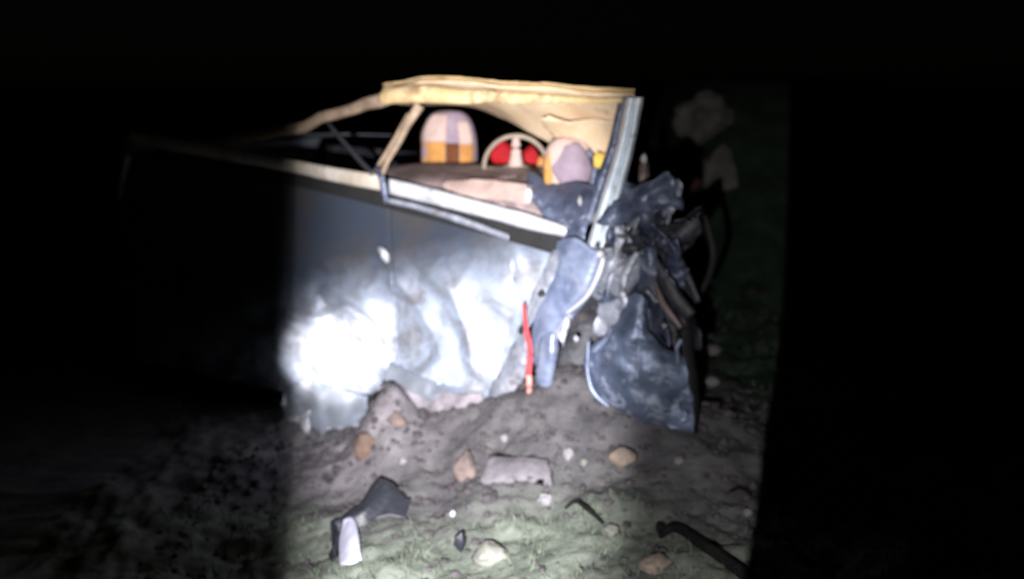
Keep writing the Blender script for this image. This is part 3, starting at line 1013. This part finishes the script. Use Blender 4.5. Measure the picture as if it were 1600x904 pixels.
G = 'stones scattered on the soil'
stone('brick_lump', 570, 703, 30, 40, 'brick', 2.3, 'orange brick lump in the soil under the burst rear door', 'brick')
stone('brick_lump', 727, 733, 34, 46, 'pinkstone', 3.7, 'pinkish brick lump against the end of the flat grey slab', 'brick')
stone('stone', 972, 730, 40, 32, 'stone', 4.9, 'smooth pale beige stone on dark soil below the hanging wing', 'stone', G, sink=0.2, rough=0.2)
stone('stone', 766, 867, 46, 30, 'cream_stone', 5.4, 'cream stone in the grass at the bottom of the photo', 'stone', G)
stone('stone', 889, 711, 16, 18, 'grey_stone', 6.1, 'small light grey stone between the slab and the beige stone', 'stone', G)
stone('stone', 912, 727, 10, 14, 'cream_stone', 6.6, 'tiny whitish stone just left of the beige stone', 'stone', G)
stone('stone', 629, 722, 12, 12, 'grey_stone', 7.2, 'small grey stone right of the orange brick lump', 'stone', G)
stone('stone', 788, 688, 12, 12, 'grey_stone', 7.9, 'small grey stone on the soil left below the red strap', 'stone', G)
stone('stone', 1060, 722, 14, 14, 'grey_stone', 8.3, 'small grey stone on the soil right of the beige stone', 'stone', G)
stone('stone', 620, 660, 26, 22, 'pinkstone', 9.1, 'pinkish stone on the soil heap under the door edge', 'stone', G)
stone('stone', 1110, 550, 30, 16, 'grey_stone', 9.7, 'flat grey stone in the dark grass beside the wreck', 'stone', G)
stone('stone', 1112, 600, 26, 16, 'grey_stone', 10.2, 'low grey stone in the dark grass nearer the hanging wing foot', 'stone', G)
stone('stone', 955, 832, 22, 18, 'cream_stone', 11.2, 'pale stone at the end of the black twig', 'stone', G)
stone('stone', 852, 784, 22, 20, 'grey_stone', 11.8, 'grey stone just below the right end of the slab', 'stone', G)
stone('stone', 1025, 884, 44, 26, 'stone', 12.3, 'dull pinkish stone left below the thick black branch', 'stone', G, sink=0.6)
stone('stone', 1170, 802, 16, 12, 'cream_stone', 12.9, 'pale pebble in the grass at the right edge', 'stone', G)
stone('stone', 707, 803, 8, 10, 'white', 13.4, 'tiny white chip on the bare soil above the cream stone', 'stone', G)

# flat slab
p0, p1, p2, p3 = on_ground(752, 756), on_ground(862, 762), on_ground(854, 736), on_ground(772, 728)
up = Vector((0, 0, 1))
rows = [[p0 + up * 0.005, p0.lerp(p1, 0.5) + up * 0.02, p1 + up * 0.01],
        [p0.lerp(p3, 0.5) + up * 0.025, (p0 + p1 + p2 + p3) / 4 + up * 0.035, p1.lerp(p2, 0.5) + up * 0.02],
        [p3 + up * 0.03, p3.lerp(p2, 0.5) + up * 0.03, p2 + up * 0.025]]
sl = link('stone_slab', *patch(rows, 14, 22, 0.010, 12, 0.012, 3), 'slab', loc=p0, thick=0.03)
tag(sl, 'flat grey slab lying tilted on the soil beside the pinkish brick lump', 'slab')

# black torn plastic with its white piece
q = on_ground(585, 822)


def g(px, py, h=0.0):
    p = on_ground(px, py)
    return p + up * h


rows = [[g(522, 828, 0.02), g(560, 812, 0.05), g(598, 776, 0.07), g(642, 796, 0.03)],
        [g(524, 838, 0.05), g(565, 822, 0.06), g(606, 798, 0.075), g(640, 802, 0.04)],
        [g(530, 850, 0.01), g(568, 830, 0.02), g(600, 816, 0.02), g(634, 812, 0.01)]]
pl = link('plastic_scrap', *patch(rows, 14, 34, 0.014, 14, 0.008, 3), 'black', loc=q, thick=0.004)
tag(pl, 'torn black plastic trim piece lying in the grass, lower left', 'scrap')
rows = [[g(518, 826, 0.03), g(530, 826, 0.04), g(542, 836, 0.03)], [g(516, 850, 0.03), g(526, 850, 0.04), g(534, 850, 0.03)], [g(520, 878, 0.005), g(524, 880, 0.012), g(530, 872, 0.01)]]
pl2 = link('rubber_flap', *patch(rows, 14, 8, 0.008, 14, 0.006, 5), 'black', loc=g(524, 870), thick=0.004)
tag(pl2, 'narrow black flap beside the white plastic piece, lower left', 'scrap')
rows = [[g(540, 836, 0.05), g(550, 834, 0.055), g(558, 840, 0.05)], [g(532, 862, 0.035), g(546, 862, 0.045), g(562, 866, 0.035)], [g(532, 890, 0.015), g(546, 894, 0.02), g(566, 882, 0.015)]]
wp = link('white_scrap', *patch(rows, 14, 12, 0.007, 14, 0.006, 2), 'white', loc=g(546, 886), thick=0.004)
tag(wp, 'white lavender plastic piece leaning on the black trim in the grass', 'scrap')

# thick black branch, lower right, with its hooked end and a twig
b0 = g(1170, 905, 0.03)
br = bpy.data.objects.new('branch', None)
C.objects.link(br)
br.location = b0
tag(br, 'thick black broken branch with hooked end, lower right in the grass', 'branch')
link('bough', *tube([g(1032, 842, 0.012), g(1044, 836, 0.02), g(1060, 836, 0.022), g(1100, 864, 0.022), g(1140, 892, 0.022), g(1180, 920, 0.02), g(1240, 958, 0.02)], [0.011, 0.013, 0.0145, 0.015, 0.016, 0.017, 0.018], 10, 1.0, 46, 0.003), 'bark', br)
link('knot', *blob(g(1030, 838, 0.03), 0.014, 0.012, 0.016, 3, 2, 0.3), 'bark', br)
tw = link('twig', *tube([g(884, 804, 0.02), g(902, 798, 0.03), g(920, 810, 0.03), g(940, 824, 0.015)], [0.004, 0.007, 0.008, 0.004], 8, 1, 20, 0.012), 'bark', loc=g(910, 808))
tag(tw, 'short crooked black twig on the soil left of the thick branch', 'twig')
tw = link('twig', *tube([g(1140, 772, 0.012), g(1156, 772, 0.02), g(1174, 780, 0.01)], [0.004, 0.006, 0.003], 8, 1, 14, 0.006), 'bark', loc=g(1156, 776))
tag(tw, 'thin dark twig in the grass at the right edge', 'twig')
tag(stone('plastic_chip', 1026, 858, 10, 12, 'rubber', 2.2, 'small black chip left of the thick black branch', 'chip'), None)
tag(stone('plastic_chip', 719, 856, 16, 30, 'black', 3.2, 'upright dark chip in the grass left of the cream stone', 'chip', sink=0.1), None)
stone('dark_lump', 1178, 455, 30, 22, 'rubber', 4.1, 'dark lump in the grass at the right edge behind the wreck', 'lump')

# rocks on the bank behind


def rock(name, px, py, Y, w, h, m, seed, label):
    c = on_ground(px, py + h * 0.4)
    s = (c - CAM).length / F
    c = c + Vector((0, w * s * 0.2, h * s * 0.36))
    o = link(name, *blob(c, w * s / 2, w * s / 2.4, h * s / 2, seed, 4, 0.35, 1.4), m, loc=(c.x, c.y, c.z - h * s / 2))
    return tag(o, label, 'rock', 'rocks on the bank behind')


rock('boulder', 1102, 190, 6.3, 96, 84, 'boulder', 3.3, 'upper pale boulder on the dark bank behind the wreck')
rock('boulder', 1126, 268, 5.2, 52, 76, 'boulder', 4.4, 'lower pale boulder on the dark bank behind the wreck')
rock('boulder', 1088, 274, 5.3, 44, 52, 'redrock', 5.1, 'reddish dark rock left of the lower pale boulder')

# ------------------------------------------------------------------ clods and grass (uncountable)
V, Fc = [], []
ico = bmesh.new()
bmesh.ops.create_icosphere(ico, subdivisions=1, radius=1.0)
iv = [v.co.copy() for v in ico.verts]
ifc = [tuple(v.index for v in f.verts) for f in ico.faces]
ico.free()
for i in range(4200):
    x = random.uniform(-1.1, 1.15)
    y = random.uniform(1.9, 3.3)
    if random.random() < 0.75 * turf_amt(x, y):
        continue
    r = random.choice((0.003, 0.004, 0.005, 0.006, 0.008, 0.012)) * random.uniform(0.7, 1.5)
    c = Vector((x, y, zg(x, y) + r * 0.25))
    k = len(V)
    sx, sy, sz = random.uniform(0.8, 1.4), random.uniform(0.8, 1.4), random.uniform(0.5, 0.9)
    for v in iv:
        d = random.uniform(0.75, 1.2)
        V.append(c + Vector((v.x * sx, v.y * sy, v.z * sz)) * r * d)
    Fc += [tuple(a + k for a in f) for f in ifc]
cl = link('soil_clods', V, Fc, 'clod', smooth=False)
cl['kind'] = 'stuff'

V, Fc = [], []
for i in range(26000):
    x = random.uniform(-1.15, 1.7)
    y = random.uniform(1.75, 4.6)
    if random.random() > turf_amt(x, y) ** 2 * 0.9:
        continue
    if fbm(Vector((x * 5, y * 5, 9)), 3) < -0.12 + 0.25 * random.random():
        continue
    h = random.uniform(0.012, 0.042)
    a = random.uniform(0, 6.283)
    w = random.uniform(0.0012, 0.0028)
    lean = Vector((random.gauss(0, 0.6), random.gauss(0, 0.6), 0)) * h
    b = Vector((x, y, zg(x, y) - 0.004))
    s = Vector((math.cos(a), math.sin(a), 0)) * w
    k = len(V)
    V += [b - s, b + s, b + s * 0.8 + up * h * 0.6 + lean * 0.4, b - s * 0.8 + up * h * 0.6 + lean * 0.4, b + up * h + lean]
    Fc += [(k, k + 1, k + 2, k + 3), (k + 3, k + 2, k + 4)]
gr = link('grass', V, Fc, 'grass', smooth=False)
gr['kind'] = 'stuff'
